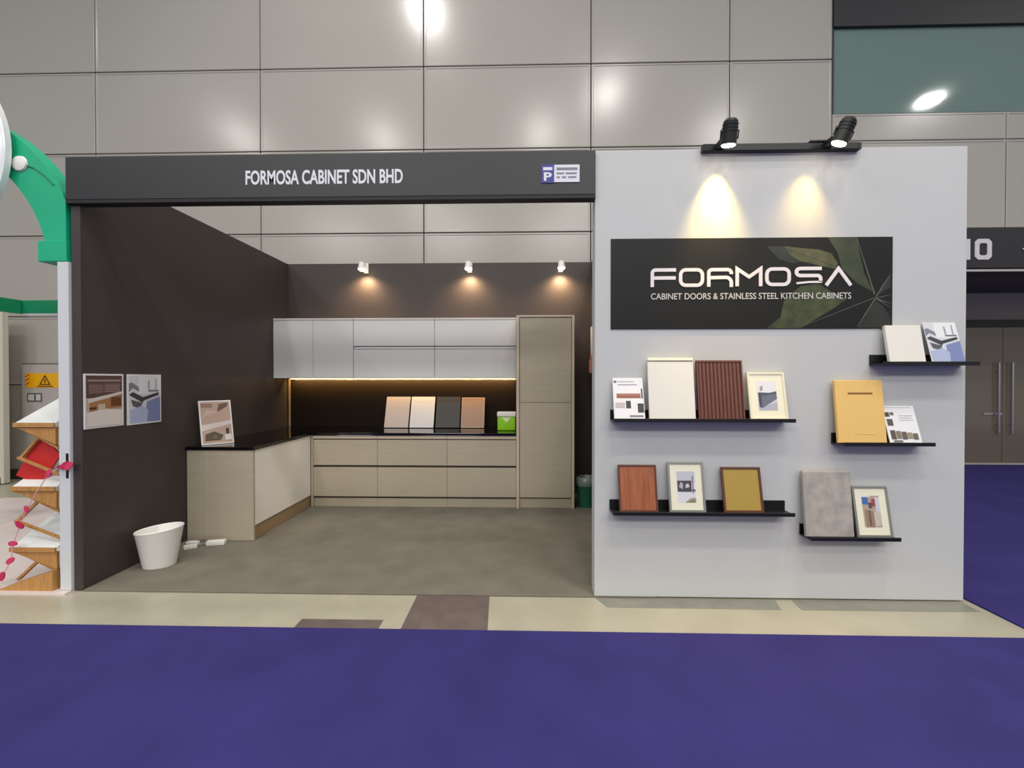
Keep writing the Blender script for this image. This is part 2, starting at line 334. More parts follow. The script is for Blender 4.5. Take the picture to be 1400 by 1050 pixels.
# wall cabinets
ZU0, ZU1 = 1.497, 2.222
def wall_cab(x0, x1, label):
    t = thing('wall_cabinet', label, 'cabinet', ((x0 + x1) / 2, 2.6, ZU0), group='pale grey wall cabinets')
    boxpart('body', (x0 + 0.001, x1 - 0.001, 2.455, 2.798, ZU0 + 0.004, ZU1), M_UPPER_D, t, 0)
    return t
t = wall_cab(-3.098, -2.096, 'pale grey wall cabinet with two tall doors beside the left wall')
boxpart('door', (-3.094, -2.600, 2.43, 2.453, ZU0, ZU1 - 0.012), M_UPPER, t, 0.002)
boxpart('door', (-2.596, -2.099, 2.43, 2.453, ZU0, ZU1 - 0.012), M_UPPER, t, 0.002)
boxpart('top_panel', (-3.094, -2.098, 2.425, 2.79, ZU1 - 0.01, ZU1 + 0.012), mat('upper_edge', (206, 200, 196), 0.4), t, 0.002)
for x0, x1, lb in ((-2.094, -1.093, 'pale grey wall cabinet with stacked flaps next to the tall-door wall cabinet'), (-1.091, -0.09, 'pale grey wall cabinet with stacked flaps next to the tall pantry cabinet')):
    t = wall_cab(x0, x1, lb)
    boxpart('flap_door', (x0 + 0.0015, x1 - 0.0015, 2.43, 2.453, 1.893, ZU1 - 0.012), M_UPPER, t, 0.002)
    boxpart('flap_door', (x0 + 0.0015, x1 - 0.0015, 2.43, 2.453, ZU0, 1.850), M_UPPER, t, 0.002)
    boxpart('finger_profile', (x0 + 0.003, x1 - 0.003, 2.440, 2.456, 1.856, 1.886), M_UPPER, t, 0.003)
    boxpart('top_panel', (x0 + 0.002, x1 - 0.002, 2.425, 2.79, ZU1 - 0.01, ZU1 + 0.012), mat('upper_edge', (206, 200, 196), 0.4), t, 0.002)
led = thing('led_strip_light', 'warm LED strip under the wall cabinets lighting the backsplash', 'light', (-1.6, 2.70, 1.478))
boxpart('channel', (-3.05, -0.1, 2.735, 2.765, 1.490, 1.4995), M_ALU, led, 0)
boxpart('diffuser', (-3.05, -0.1, 2.738, 2.762, 1.483, 1.4895), M_LED, led, 0)

light('led_glow', 'AREA', (-1.575, 2.70, 1.479), 15, (1, 0.62, 0.22), (-1.575, 2.80, 1.38), shape='RECTANGLE', size=2.9, size_y=0.012)
# three short spot lamps clipped on the back wall
for k, (x, e) in enumerate(((-2.06, 33), (-0.70, 33), (0.475, 37))):
    lb = ['small white spotlight on back wall above the tall-door wall cabinet', 'small white spotlight on back wall above the flap cabinets', 'small white spotlight on back wall above the tall pantry cabinet'][k]
    t = thing('arm_spotlight', lb, 'lamp', (x, 2.8, 2.9), group='spotlights along the back wall')
    bm = bmesh.new(); bx(bm, -0.03, 0.03, -0.012, 0.0, -0.03, 0.1); bevel(bm, 0.003); obj('clamp', bm, M_WHITE, t)
    bm = bmesh.new(); tube(bm, [(0, -0.01, 0.08), (0, -0.12, 0.085), (0, -0.17, 0.05)], 0.009); obj('arm', bm, M_WHITE, t, smooth=True)
    bm = bmesh.new(); cyl(bm, (0, -0.175, 0.075), (0, -0.165, -0.01), 0.03, 0.05); obj('lamp_head', bm, M_WHITE, t, smooth=True)
    bm = bmesh.new(); lathe(bm, [(0.046, 0.0), (0.042, -0.012), (0.025, -0.024), (0.001, -0.028)], 20)
    o = obj('lens', bm, M_WARMLENS, t, smooth=True); o.location = (0, -0.165, -0.012)
    l = light('spot_glow', 'SPOT', (x, 2.66, 2.85), e, (1, 0.66, 0.36), (x, 2.76, 2.4), spot_size=R(150), spot_blend=1.0, shadow_soft_size=0.03)

# ------------------------------------------------------------------ banner on the white wall
bn = thing('wall_banner', 'black banner with white logo lettering and dark green leaves on white wall', 'banner', (1.52, 0, 1.82))
M_BAN = mat('banner_black', (27, 27, 26), 0.45, var=0.08, vscale=3, spec=0.3)
boxpart('banner_sheet', (0.59, 2.457, -0.008, -0.0005, 1.822, 2.432), M_BAN, bn, 0.001)
M_LOGO = mat('logo_white', (236, 228, 230), 0.4)
PX = 1.332 / 1234
def lx(x): return 0.856 + (x - 88) * PX
def lz(y): return 2.236 - (y - 68) * PX
def arc(cx, cy, r, a0, a1, n=5): return [(cx + r * math.cos(R(a0 + (a1 - a0) * i / n)), cy + r * math.sin(R(a0 + (a1 - a0) * i / n))) for i in range(n + 1)]
def stroke(bm, pts, wd, y0, y1, closed=False):
    n = len(pts); L, Rr = [], []
    for i in range(n):
        p = Vector(pts[i]); a = Vector(pts[i - 1]) if (i > 0 or closed) else None; b = Vector(pts[(i + 1) % n]) if (i < n - 1 or closed) else None
        d1 = (p - a).normalized() if a is not None else (b - p).normalized(); d2 = (b - p).normalized() if b is not None else d1
        n1 = Vector((-d1.y, d1.x)); n2 = Vector((-d2.y, d2.x)); m = (n1 + n2).normalized(); k = wd / 2 / max(0.45, m.dot(n1))
        L.append(p + m * k); Rr.append(p - m * k)
    for i in range(n if closed else n - 1):
        j = (i + 1) % n; q = [L[i], L[j], Rr[j], Rr[i]]
        prism(bm, [(lx(v.x), lz(v.y)) for v in q], y0, y1)
def letter(name, strokes):
    bm = bmesh.new()
    for k, (pts, closed, wd) in enumerate(strokes): stroke(bm, pts, wd, -0.0125, -0.0075, closed)
    o = obj(name, bm, M_LOGO, bn); o.data.transform(Matrix.Translation(-bn.location))
W = 21
def rrect(x0, x1, y0, y1, r): return arc(x1 - r, y0 + r, r, -90, 0) + arc(x1 - r, y1 - r, r, 0, 90) + arc(x0 + r, y1 - r, r, 90, 180) + arc(x0 + r, y0 + r, r, 180, 270)
letter('letter_F', [([(98, 190)] + arc(118, 104, 20, 180, 270) + [(245, 84)], False, W), ([(108.5, 134), (243, 134)], False, W)])
letter('letter_O', [(rrect(273, 408, 84, 180, 32), True, W)])
letter('letter_R', [([(447, 190)] + arc(467, 104, 20, 180, 270) + arc(562, 108, 24, -90, 10), False, W), ([(457.5, 134)] + arc(552, 166, 34, -90, 0) + [(586, 192)], False, W)])
letter('letter_M', [([(622, 188), (622, 80), (695, 130), (766, 80), (766, 188)], False, W)])
letter('letter_O', [(rrect(804, 940, 82, 178, 32), True, W)])
letter('letter_S', [([(1138, 80)] + arc(1006, 102, 22, 270, 90) + arc(1112, 144, 20, -90, 0) + [(1132, 162)], False, W), ([(1141, 163), (1060, 164), (985, 171)], False, 12)])
letter('letter_A', [([(1166, 186), (1241, 82), (1316, 186)], False, W)])
text_mesh('tagline', 'CABINET DOORS & STAINLESS STEEL KITCHEN CABINETS', 0.858, 2.184, 2.020, 2.062, -0.0102, mat('tagline_white', (200, 198, 196), 0.5), bn, 0.008, 0.0015)
LEAFN = [0]
def leaf(pts, m, y=None, name='leaf'):
    LEAFN[0] += 1
    y = -0.0083 - 0.00012 * LEAFN[0]
    bm = bmesh.new()
    out = []
    for (x, yy) in pts:
        px, py = 1000 + x / 5.833, 310 + yy / 5.833
        out.append((1.3884 + (px - 1000) * (2.456 - 1.3884) / 219.5, 2.432 - (py - 323.5) * 0.61 / 126))
    out = [(min(2.455, max(0.592, a)), min(2.430, max(1.824, b))) for a, b in out]
    vs = [bm.verts.new((a, y, b)) for a, b in out]
    from mathutils.geometry import tessellate_polygon
    for tri in tessellate_polygon([[Vector((a, b, 0)) for a, b in out]]): bm.faces.new([vs[i] for i in tri])
    o = obj(name, bm, m, bn); o.data.transform(Matrix.Translation(-bn.location))
L1 = mat('leaf_olive', (92, 92, 58), 0.4, rgb2=(66, 70, 48), vscale=14)
L2 = mat('leaf_green', (52, 60, 42), 0.4, rgb2=(66, 74, 50), vscale=10)
L3 = mat('leaf_moss', (76, 84, 48), 0.4, rgb2=(50, 58, 38), vscale=12)
L4 = mat('leaf_dark', (38, 42, 36), 0.4, rgb2=(46, 50, 42), vscale=10)
LV = mat('leaf_vein', (98, 102, 88), 0.4)
leaf([(430, 150), (560, 165), (700, 178), (800, 210), (850, 290), (832, 335), (700, 305), (560, 272), (480, 225)], L1)
leaf([(290, 150), (430, 150), (480, 225), (560, 272), (500, 290), (380, 250)], L4)
leaf([(770, 80), (1005, 80), (1015, 180), (1060, 380), (1130, 520), (1000, 450), (880, 330), (850, 210)], L2)
leaf([(430, 570), (560, 470), (700, 450), (800, 520), (920, 578), (820, 650), (640, 760), (560, 810), (290, 810), (400, 720)], L3)
leaf([(1150, 590), (1210, 640), (1265, 720), (1265, 810), (1010, 810), (1060, 690)], L4)
leaf([(1160, 555), (1190, 470), (1265, 370), (1265, 480)], L4)
def vein(a, b, wd=7):
    d = Vector((b[0] - a[0], b[1] - a[1])).normalized(); n = Vector((-d.y, d.x)) * wd / 2
    leaf([(a[0] + n.x, a[1] + n.y), (b[0] + n.x * .4, b[1] + n.y * .4), (b[0] - n.x * .4, b[1] - n.y * .4), (a[0] - n.x, a[1] - n.y)], LV, -0.0087, 'leaf_vein')
vein((1140, 540), (1000, 95), 10); vein((1150, 560), (1262, 385), 9); vein((1150, 570), (1262, 545)); vein((1150, 575), (1262, 612), 9); vein((1150, 575), (1262, 645)); vein((1145, 575), (1005, 800), 9)
vein((1145, 565), (560, 800), 5); vein((840, 310), (450, 165), 6)

# ------------------------------------------------------------------ track with two spotlights above the banner
tr = thing('light_track', 'black ceiling-style track bar fixed along the top of white wall', 'light track', (1.70, -0.02, 2.998))
boxpart('rail', (1.19, 2.205, -0.042, -0.0005, 2.998, 3.046), M_BLACK, tr, 0.004)
boxpart('feed_box', (1.89, 2.05, -0.045, -0.0005, 3.047, 3.062), M_BLACK, tr, 0.004)
boxpart('end_cap', (2.206, 2.225, -0.04, -0.0005, 3.0, 3.044), M_BLACK, tr, 0.001)
for k, (x, yaw_, e) in enumerate(((1.30, 0, 60), (2.0, -18, 17))):
    lb = ['black track spotlight hanging straight, above the logo lettering', 'black track spotlight tilted sideways, near the track feed box'][k]
    t = thing('track_spotlight', lb, 'lamp', (x, -0.043, 3.01), group='spotlights on the black track')
    bm = bmesh.new(); bx(bm, -0.03, 0.03, -0.085, -0.0005, 0.0, 0.03); bevel(bm, 0.004); obj('adapter', bm, M_BLACK, t)
    bm = bmesh.new(); cyl(bm, (0, 0, 0.10), (0, 0, -0.035), 0.043, 0.047, 24); cyl(bm, (0, 0, 0.115), (0, 0, 0.10), 0.03, 0.043, 24)
    for zz in (0.085, 0.065, 0.045): cyl(bm, (0, 0, zz), (0, 0, zz - 0.008), 0.0475, 0.0475, 24)
    hd = obj('lamp_head', bm, M_BLACK, t, smooth=True); hd.location = (0, -0.135, -0.005); hd.rotation_euler = (R(14), R(-yaw_), 0)
    bm = bmesh.new(); lathe(bm, [(0.042, -0.036), (0.038, -0.043), (0.02, -0.047), (0.001, -0.049)], 24)
    obj('lens', bm, M_WARMLENS, hd, smooth=True)
    bm = bmesh.new(); tube(bm, [(-0.054, 0, 0.0), (-0.056, 0, 0.05), (-0.03, 0.05, 0.02)], 0.004, 6); obj('yoke_arm', bm, M_BLACK, hd)
    bm = bmesh.new(); tube(bm, [(0.054, 0, 0.0), (0.056, 0, 0.05), (0.03, 0.05, 0.02)], 0.004, 6); obj('yoke_arm', bm, M_BLACK, hd)
    dx = 0 if k == 0 else -0.13
    lo = light('track_beam', 'SPOT', (x + (0 if k == 0 else -0.02), -0.19, 2.945), e, (1, 0.68, 0.20), (x - 0.01 + dx, 0.0, 2.12), spot_size=R(112), spot_blend=1.0, shadow_soft_size=0.02)
    lo.scale = (0.42, 1, 1)

# ------------------------------------------------------------------ picture ledges on the white wall
def ledge(x0, x1, zb, zlip, label):
    zs = zb
    t = thing('picture_ledge', label, 'shelf', ((x0 + x1) / 2, 0, zs - 0.012), group='black picture ledges on the white wall')
    boxpart('back_plate', (x0, x1, -0.013, -0.0005, zs, zs + 0.062), M_BLACK, t, 0.001)
    boxpart('shelf_board', (x0, x1, -0.12, -0.0005, zs - 0.012, zs - 0.0005), M_BLACK, t, 0.001)
    boxpart('front_lip', (x0, x1, -0.132, -0.1205, zs - 0.012, zs + 0.012), M_BLACK, t, 0.001)
    return zs
ZA = ledge(0.587, 1.757, 1.214, 0, 'black picture ledge under the banner holding the fluted brown sample')
ZB = ledge(0.584, 1.756, 0.604, 0, 'black picture ledge holding three small framed samples')
ZC = ledge(2.312, 2.912, 1.584, 0, 'short black picture ledge overhanging the wall edge with white sample')
ZD = ledge(2.064, 2.638, 1.063, 0, 'short black picture ledge holding the yellow door sample')
ZE = ledge(1.857, 2.428, 0.449, 0, 'short black picture ledge holding the grey concrete sample')

def lean(name, label, cat, x0, x1, z, h, group=None, yf=-0.097, yb=-0.018, th=0.0):
    a = math.asin(min(0.6, (yb - yf - th) / h))
    return thing(name, label, cat, ((x0 + x1) / 2, yf, z + 0.0008 + max(th, 0.01) * math.sin(a)), (-a, 0, 0), group)
def lbox(name, x0, x1, y0, y1, z0, z1, m, parent, bev=0.0015):
    bm = bmesh.new(); bx(bm, x0, x1, y0, y1, z0, z1)
    if bev: bevel(bm, bev, 1)
    return obj(name, bm, m, parent)
def polyprint(name, parent, x0, z0, wd, ht, y, shapes):   # flat print: coloured shapes in unit coordinates on one sheet
    bm = bmesh.new(); ms = []
    for k, (rgb, pts) in enumerate(shapes):
        m = flat(rgb)
        if m not in ms: ms.append(m)
        f = bm.faces.new([bm.verts.new((x0 + u * wd, y - 0.00025 * (k + 1), z0 + v * ht)) for u, v in pts]); f.material_index = ms.index(m)
    me = bpy.data.meshes.new(name); bm.to_mesh(me); bm.free()
    for m in ms: me.materials.append(m)
    o = bpy.data.objects.new(name, me); COL.objects.link(o); o.parent = parent; return o
def q(u0, v0, u1, v1): return [(u0, v0), (u1, v0), (u1, v1), (u0, v1)]
def framed(label, x0, x1, z, h, mframe, group, picture=None, mpanel=None, fw=0.014, mat_w=0.045, th=0.016, matc=(232, 228, 204), cat='picture frame', nm='framed_photo'):
    wd = x1 - x0; t = lean(nm, label, cat, x0, x1, z, h, group, th=th)
    bm = bmesh.new(); a = wd / 2
    for p in ([(-a, 0), (a, 0), (a - fw, fw), (-a + fw, fw)], [(a, 0), (a, h), (a - fw, h - fw), (a - fw, fw)], [(a, h), (-a, h), (-a + fw, h - fw), (a - fw, h - fw)], [(-a, h), (-a, 0), (-a + fw, fw), (-a + fw, h - fw)]): prism(bm, p, 0, th)
    obj('frame', bm, mframe, t)
    if mpanel is not None: lbox('panel', -a + fw, a - fw, 0.006, th - 0.001, fw, h - fw, mpanel, t, 0)
    else:
        lbox('mount', -a + fw, a - fw, 0.006, th - 0.001, fw, h - fw, flat(matc), t, 0)
        iw, ih = wd - 2 * fw - 2 * mat_w, h - 2 * fw - 2 * mat_w * 1.05
        polyprint('photo', t, -iw / 2, fw + mat_w * 1.05, iw, ih, 0.006, picture)
    return t
GS = 'samples standing on the picture ledges'
# ledge A
t = lean('brochure', 'white brochure with orange bar and two black cabinets, beside white door sample', 'brochure', 0.60, 0.80, ZA, 0.285, GS)
lbox('sheet', -0.1, 0.1, 0, 0.006, 0, 0.285, M_WHITEP, t, 0)
lbox('print_stand', -0.102, 0.102, 0.0065, 0.010, 0, 0.27, mat('acrylic', (225, 226, 230), 0.1), t, 0)
polyprint('print', t, -0.1, 0, 0.2, 0.285, 0.0, [((232, 231, 232), q(0, 0, 1, 1)), ((168, 106, 78), q(0.10, 0.50, 0.9, 0.62)), ((120, 70, 60), q(0.12, 0.53, 0.88, 0.56)), ((40, 38, 44), q(0.40, 0.26, 0.56, 0.44)), ((40, 38, 44), q(0.78, 0.16, 0.98, 0.38)), ((60, 58, 64), q(0.92, 0.5, 0.97, 0.74)),
    ((90, 88, 104), q(0.03, 0.88, 0.12, 0.93)), ((178, 176, 190), q(0.16, 0.82, 0.80, 0.85)), ((190, 188, 198), q(0.16, 0.90, 0.70, 0.925)), ((120, 118, 124), q(0.5, 0.06, 0.95, 0.10)), ((196, 180, 176), q(0.05, 0.28, 0.36, 0.40))])
t = lean('door_sample', 'plain white door sample with finger-pull top, beside fluted brown sample', 'door sample', 0.828, 1.13, ZA, 0.412, GS, th=0.02)
lbox('panel', -0.151, 0.151, 0, 0.019, 0, 0.385, mat('white_gloss_panel', (232, 228, 218), 0.25), t)
lbox('top_pull', -0.151, 0.151, -0.004, 0.019, 0.392, 0.412, mat('pull_cream', (244, 240, 214), 0.3), t, 0.003)
lbox('pull_groove', -0.149, 0.149, 0.008, 0.019, 0.385, 0.392, mat('groove_cream', (196, 188, 150), 0.5), t, 0)
t = lean('door_sample', 'dark brown fluted door sample between white sample and cream frame', 'door sample', 1.150, 1.452, ZA, 0.396, GS, th=0.022)
M_BROWN = mat('brown_flute', (104, 60, 50), 0.4, var=0.12, vscale=14, stretch=(6, 1, 1))
lbox('panel', -0.151, 0.151, 0.008, 0.02, 0, 0.392, mat('brown_base', (70, 38, 32), 0.5), t)
for i in range(11):
    xx = -0.138 + i * 0.0251
    lbox('flute', xx, xx + 0.0225, 0.0, 0.009, 0.0, 0.380, M_BROWN, t, 0.004)
lbox('edge_rail', -0.151, 0.151, -0.001, 0.02, 0.381, 0.396, M_BROWN, t, 0.002)
lbox('edge_stile', -0.151, -0.140, -0.001, 0.0195, 0.0, 0.3805, M_BROWN, t, 0.002)
lbox('edge_stile', 0.140, 0.151, -0.001, 0.0195, 0.0, 0.3805, M_BROWN, t, 0.002)
sofa = [((196, 198, 206), q(0, 0, 1, 1)), ((220, 220, 226), q(0, 0.62, 1, 1)), ((170, 172, 182), [(0, 0), (1, 0), (1, 0.28), (0.1, 0.1)]), ((72, 78, 96), [(0.05, 0.12), (0.2, 0.08), (1, 0.40), (1, 0.66), (0.62, 0.60), (0.05, 0.62)]), ((98, 104, 124), [(0.2, 0.08), (1, 0.40), (1, 0.58), (0.2, 0.48)]), ((60, 62, 76), q(0.05, 0.2, 0.18, 0.6)), ((150, 150, 160), [(0.15, 0.66), (0.3, 0.70), (0.3, 0.86), (0.15, 0.8)])]
framed('cream wooden frame with black-and-white cabinet photo on upper ledge', 1.487, 1.73, ZA, 0.318, mat('cream_frame', (226, 220, 196), 0.4), GS, sofa)
# ledge B
framed('small reddish wood panel with brown rim, beside the silver photo frame', 0.634, 0.888, ZB, 0.306, mat('brown_rim', (92, 48, 36), 0.4), GS, mpanel=mat('red_wood', (168, 98, 58), 0.4, rgb2=(140, 74, 42), vscale=5, stretch=(9, 1, 0.7)), fw=0.011, cat='door sample', nm='framed_sample')
kit = [((214, 212, 218), q(0, 0, 1, 1)), ((190, 190, 200), q(0, 0.62, 1, 1)), ((70, 66, 72), q(0.02, 0.34, 0.80, 0.70)), ((176, 170, 172), [(0.1, 0.5), (0.3, 0.42), (0.34, 0.6), (0.2, 0.66)]), ((196, 192, 196), [(0.45, 0.46), (0.7, 0.5), (0.62, 0.62), (0.48, 0.58)]), ((160, 150, 140), [(0.4, 0), (1, 0), (1, 0.16), (0.7, 0.14)]), ((110, 108, 112), q(0.84, 0.3, 0.9, 0.86)), ((86, 82, 88), q(0.82, 0.36, 1, 0.42)), ((128, 124, 84), [(0.5, 0.02), (0.95, 0.0), (0.9, 0.1)])]
framed('silver frame with pale mount and kitchen photo, between wood and gold samples', 0.962, 1.20, ZB, 0.325, M_ALU, GS, kit)
framed('small gold panel with brown rim, on ledge beside the silver photo frame', 1.318, 1.577, ZB, 0.294, mat('brown_rim', (92, 48, 36), 0.4), GS, mpanel=mat('gold_panel', (172, 142, 62), 0.4, var=0.04, vscale=4), fw=0.014, cat='door sample', nm='framed_sample')
# ledge C
t = lean('door_sample', 'small plain white door sample on ledge overhanging the wall edge', 'door sample', 2.376, 2.606, ZC, 0.252, GS, th=0.03)
lbox('panel', -0.115, 0.115, 0, 0.026, 0, 0.252, mat('white_gloss_panel', (232, 228, 218), 0.25), t, 0.003)
room = [((206, 208, 212), q(0, 0, 1, 1)), ((226, 226, 228), q(0.3, 0.62, 1, 1)), ((120, 124, 134), [(0, 0.66), (0.12, 0.74), (0.32, 0.66), (0.3, 0.76), (0.1, 0.86), (0, 0.84)]), ((58, 56, 62), [(0.0, 0.60), (0.42, 0.42), (0.5, 0.52), (0.12, 0.66)]), ((84, 84, 92), [(0.06, 0.5), (0.42, 0.42), (0.34, 0.30), (0.12, 0.36)]), ((46, 48, 54), [(0.42, 0.46), (0.95, 0.58), (0.95, 0.64), (0.42, 0.54)]),
    ((120, 132, 176), [(0.5, 0), (1, 0), (1, 0.54), (0.55, 0.44)]), ((168, 178, 206), [(0.05, 0), (0.55, 0), (0.6, 0.26), (0.4, 0.36), (0.02, 0.28)]), ((150, 150, 156), q(0.6, 0.70, 0.64, 0.9)), ((150, 150, 156), q(0.84, 0.7, 0.87, 0.94)), ((110, 108, 112), q(0.6, 0.66, 0.95, 0.69))]
t = lean('brochure', 'glossy blue-grey room photo brochure beside small white sample', 'brochure', 2.644, 2.853, ZC, 0.282, GS)
lbox('sheet', -0.105, 0.105, 0, 0.004, 0, 0.282, M_WHITEP, t, 0)
polyprint('print', t, -0.103, 0.002, 0.206, 0.278, 0.0, room)
# ledge D
t = lean('door_sample', 'yellow door sample with slot pull on short ledge', 'door sample', 2.052, 2.362, ZD, 0.412, GS, th=0.03)
M_YEL = mat('yellow_lacquer', (236, 194, 116), 0.35, var=0.03, vscale=3)
lbox('panel', -0.155, 0.155, 0, 0.024, 0, 0.412, M_YEL, t, 0.003)
lbox('slot_pull', -0.075, 0.085, -0.001, 0.004, 0.318, 0.330, mat('slot_brown', (136, 92, 40), 0.5), t, 0)
lbox('edge_profile', -0.05, 0.085, -0.0015, 0.004, 0.055, 0.062, mat('yellow_light', (228, 188, 112), 0.3), t, 0.001)
t = lean('brochure', 'white brochure with small colour swatches beside yellow door sample', 'brochure', 2.380, 2.586, ZD, 0.252, GS)
lbox('sheet', -0.103, 0.103, 0, 0.005, 0, 0.252, M_WHITEP, t, 0)
sw = [((232, 231, 232), q(0, 0, 1, 1)), ((70, 66, 70), q(0.02, 0.93, 0.06, 0.97)), ((176, 178, 186), q(0.08, 0.94, 0.9, 0.955)), ((70, 60, 60), q(0.04, 0.70, 0.18, 0.82)), ((100, 96, 92), q(0.20, 0.74, 0.32, 0.82)), ((88, 82, 70), q(0.06, 0.46, 0.24, 0.64)), ((188, 190, 196), q(0.45, 0.6, 0.9, 0.62)), ((188, 190, 196), q(0.45, 0.66, 0.85, 0.68)), ((188, 190, 196), q(0.45, 0.72, 0.9, 0.74))]
for i, c in enumerate(((86, 78, 66), (130, 116, 92), (96, 88, 76), (150, 138, 112), (110, 96, 80))): sw.append((c, q(0.08 + i * 0.17, 0.10 + (i % 2) * 0.02, 0.23 + i * 0.17, 0.34 - i * 0.02)))
sw.append(((120, 112, 106), q(0.12, 0.03, 0.4, 0.08)))
polyprint('print', t, -0.103, 0, 0.206, 0.252, 0.0, sw)
# ledge E
t = lean('door_sample', 'grey concrete-look door sample on the lowest short ledge', 'door sample', 1.848, 2.158, ZE, 0.418, GS, th=0.03)
lbox('panel', -0.155, 0.155, 0, 0.026, 0, 0.418, mat('concrete_look', (180, 172, 162), 0.5, rgb2=(150, 146, 140), vscale=13, bump=0.05, bscale=60), t, 0.003)
lbox('edge_band', -0.155, 0.155, 0.002, 0.026, 0.4185, 0.424, mat('edge_pale', (200, 190, 178), 0.4), t, 0)
clo = [((176, 156, 140), q(0, 0, 1, 1)), ((70, 104, 168), q(0, 0.72, 0.35, 0.95)), ((160, 66, 70), q(0.55, 0.66, 0.75, 0.9)), ((200, 200, 206), q(0.75, 0.5, 1, 0.95)), ((150, 124, 104), [(0.1, 0), (0.6, 0), (0.6, 0.5), (0.1, 0.56)]), ((112, 90, 76), [(0.3, 0.05), (0.42, 0.05), (0.42, 0.54), (0.3, 0.54)]), ((196, 184, 172), [(0.6, 0), (1, 0.1), (1, 0.5), (0.6, 0.5)]), ((90, 78, 90), q(0.35, 0.6, 0.55, 0.78)), ((214, 210, 214), q(0, 0.95, 0.5, 1))]
framed('silver-edged frame with pale mount and colourful photo beside concrete sample', 2.178, 2.408, ZE, 0.325, M_ALU, GS, clo)

# ------------------------------------------------------------------ pictures on the left wall
def wall_pic(name, label, y0, y1, z0, z1, shapes):
    t = thing(name, label, 'poster', (-3.1, (y0 + y1) / 2, z0), (0, 0, R(90)), group='posters on the left charcoal wall')
    wd, h = y1 - y0, z1 - z0
    lbox('sheet', -wd / 2, wd / 2, -0.008, -0.0005, 0, h, M_WHITEP, t, 0)
    polyprint('print', t, -wd / 2 + 0.012, 0.012, wd - 0.024, h - 0.024, -0.008, shapes)
caf = [((190, 168, 150), q(0, 0, 1, 1)), ((86, 62, 60), q(0, 0.56, 1, 1)), ((150, 130, 126), q(0.04, 0.88, 0.96, 0.92)), ((110, 84, 80), q(0.06, 0.64, 0.44, 0.84)), ((120, 96, 92), q(0.5, 0.66, 0.94, 0.84)), ((214, 200, 186), [(0.04, 0.46), (1, 0.62), (1, 0.68), (0.04, 0.54)]), ((168, 116, 72), [(0.1, 0.30), (0.98, 0.36), (0.98, 0.60), (0.1, 0.46)]), ((106, 58, 36), q(0.66, 0.38, 0.96, 0.56)), ((70, 50, 44), q(0.08, 0.34, 0.26, 0.38)), ((224, 214, 206), [(0, 0), (1, 0), (1, 0.3), (0.5, 0.34), (0, 0.28)]), ((200, 180, 160), q(0.3, 0.32, 0.5, 0.44))]
for v in (0.67, 0.71, 0.75, 0.79): caf.insert(5, ((150, 126, 122), q(0.08, v, 0.92, v + 0.012)))
wall_pic('wall_poster', 'warm brown cafe interior poster on left charcoal wall', -0.0 + 0.012, 0.325, 1.128, 1.522, caf)
wall_pic('wall_poster', 'white and blue kitchen interior poster on left charcoal wall', 0.36, 0.688, 1.122, 1.522, room)
# photo card on the peninsula worktop, leaning on the left wall
t = thing('photo_card', 'framed interior photo card leaning on the black worktop end', 'picture', (-2.90, 1.13, ZT + 0.003), (R(-15), 0, R(50)))
lbox('card', -0.135, 0.135, 0, 0.008, 0, 0.425, M_WHITEP, t, 0.001)
polyprint('print', t, -0.123, 0.012, 0.246, 0.40, -0.0003, [((190, 160, 140), q(0, 0, 1, 1)), ((112, 84, 74), [(0.55, 0.74), (0.92, 0.88), (0.95, 0.98), (0.62, 0.94)]), ((206, 178, 160), [(0, 0.62), (0.6, 0.76), (0.2, 0.8)]), ((150, 118, 104), q(0.03, 0.86, 0.4, 0.96)), ((216, 204, 196), [(0, 0.3), (1, 0.44), (1, 0.54), (0, 0.44)]), ((92, 78, 62), [(0.08, 0.06), (0.6, 0.06), (0.7, 0.18), (0.4, 0.28), (0.1, 0.22)]), ((60, 44, 40), q(0.8, 0.2, 0.9, 0.34)), ((226, 220, 216), q(0.75, 0.06, 0.98, 0.2)), ((120, 110, 70), [(0.3, 0.12), (0.5, 0.12), (0.45, 0.2)])])
bm = bmesh.new(); slat(bm, (0, 0.014, 0.3), (0, 0.14, 0.042), 0.05, 0.004, (1, 0, 0)); obj('easel_leg', bm, M_BLACK, t)

# ------------------------------------------------------------------ samples on the back worktop
SM = [(-1.772, -1.466, mat('sample_greige', (190, 178, 172), 0.35), 'greige door sample leaning on black backsplash'), (-1.448, -1.143, mat('sample_white', (214, 213, 216), 0.35), 'bright white door sample leaning on black backsplash'),
      (-1.120, -0.812, mat('sample_charcoal', (42, 39, 38), 0.4), 'charcoal door sample leaning on black backsplash')]
for x0, x1, m, lb in SM:
    t = thing('door_sample', lb, 'door sample', ((x0 + x1) / 2, 2.60, ZT + 0.0075), (R(-20), 0, 0), group='samples leaning on the backsplash')
    a = (x1 - x0) / 2; lbox('panel', -a, a, 0, 0.018, 0, 0.41, m, t, 0.002); lbox('edge_strip', a - 0.012, a - 0.0005, -0.002, 0.001, 0.002, 0.408, m, t, 0)
t = thing('door_sample', 'brown framed door sample leaning on black backsplash', 'door sample', (-0.648, 2.60, ZT + 0.0075), (R(-20), 0, 0), group='samples leaning on the backsplash')
a = 0.147; MB_ = mat('sample_brown', (158, 128, 108), 0.4); MB2 = mat('sample_brown_rim', (182, 154, 134), 0.35)
lbox('panel', -a + 0.012, a - 0.012, 0.004, 0.018, 0.012, 0.386, MB_, t, 0)
lbox('rim', -a, a, 0, 0.018, 0.3865, 0.40, MB2, t, 0.001); lbox('rim', -a, a, 0, 0.018, 0, 0.0115, MB2, t, 0.001)
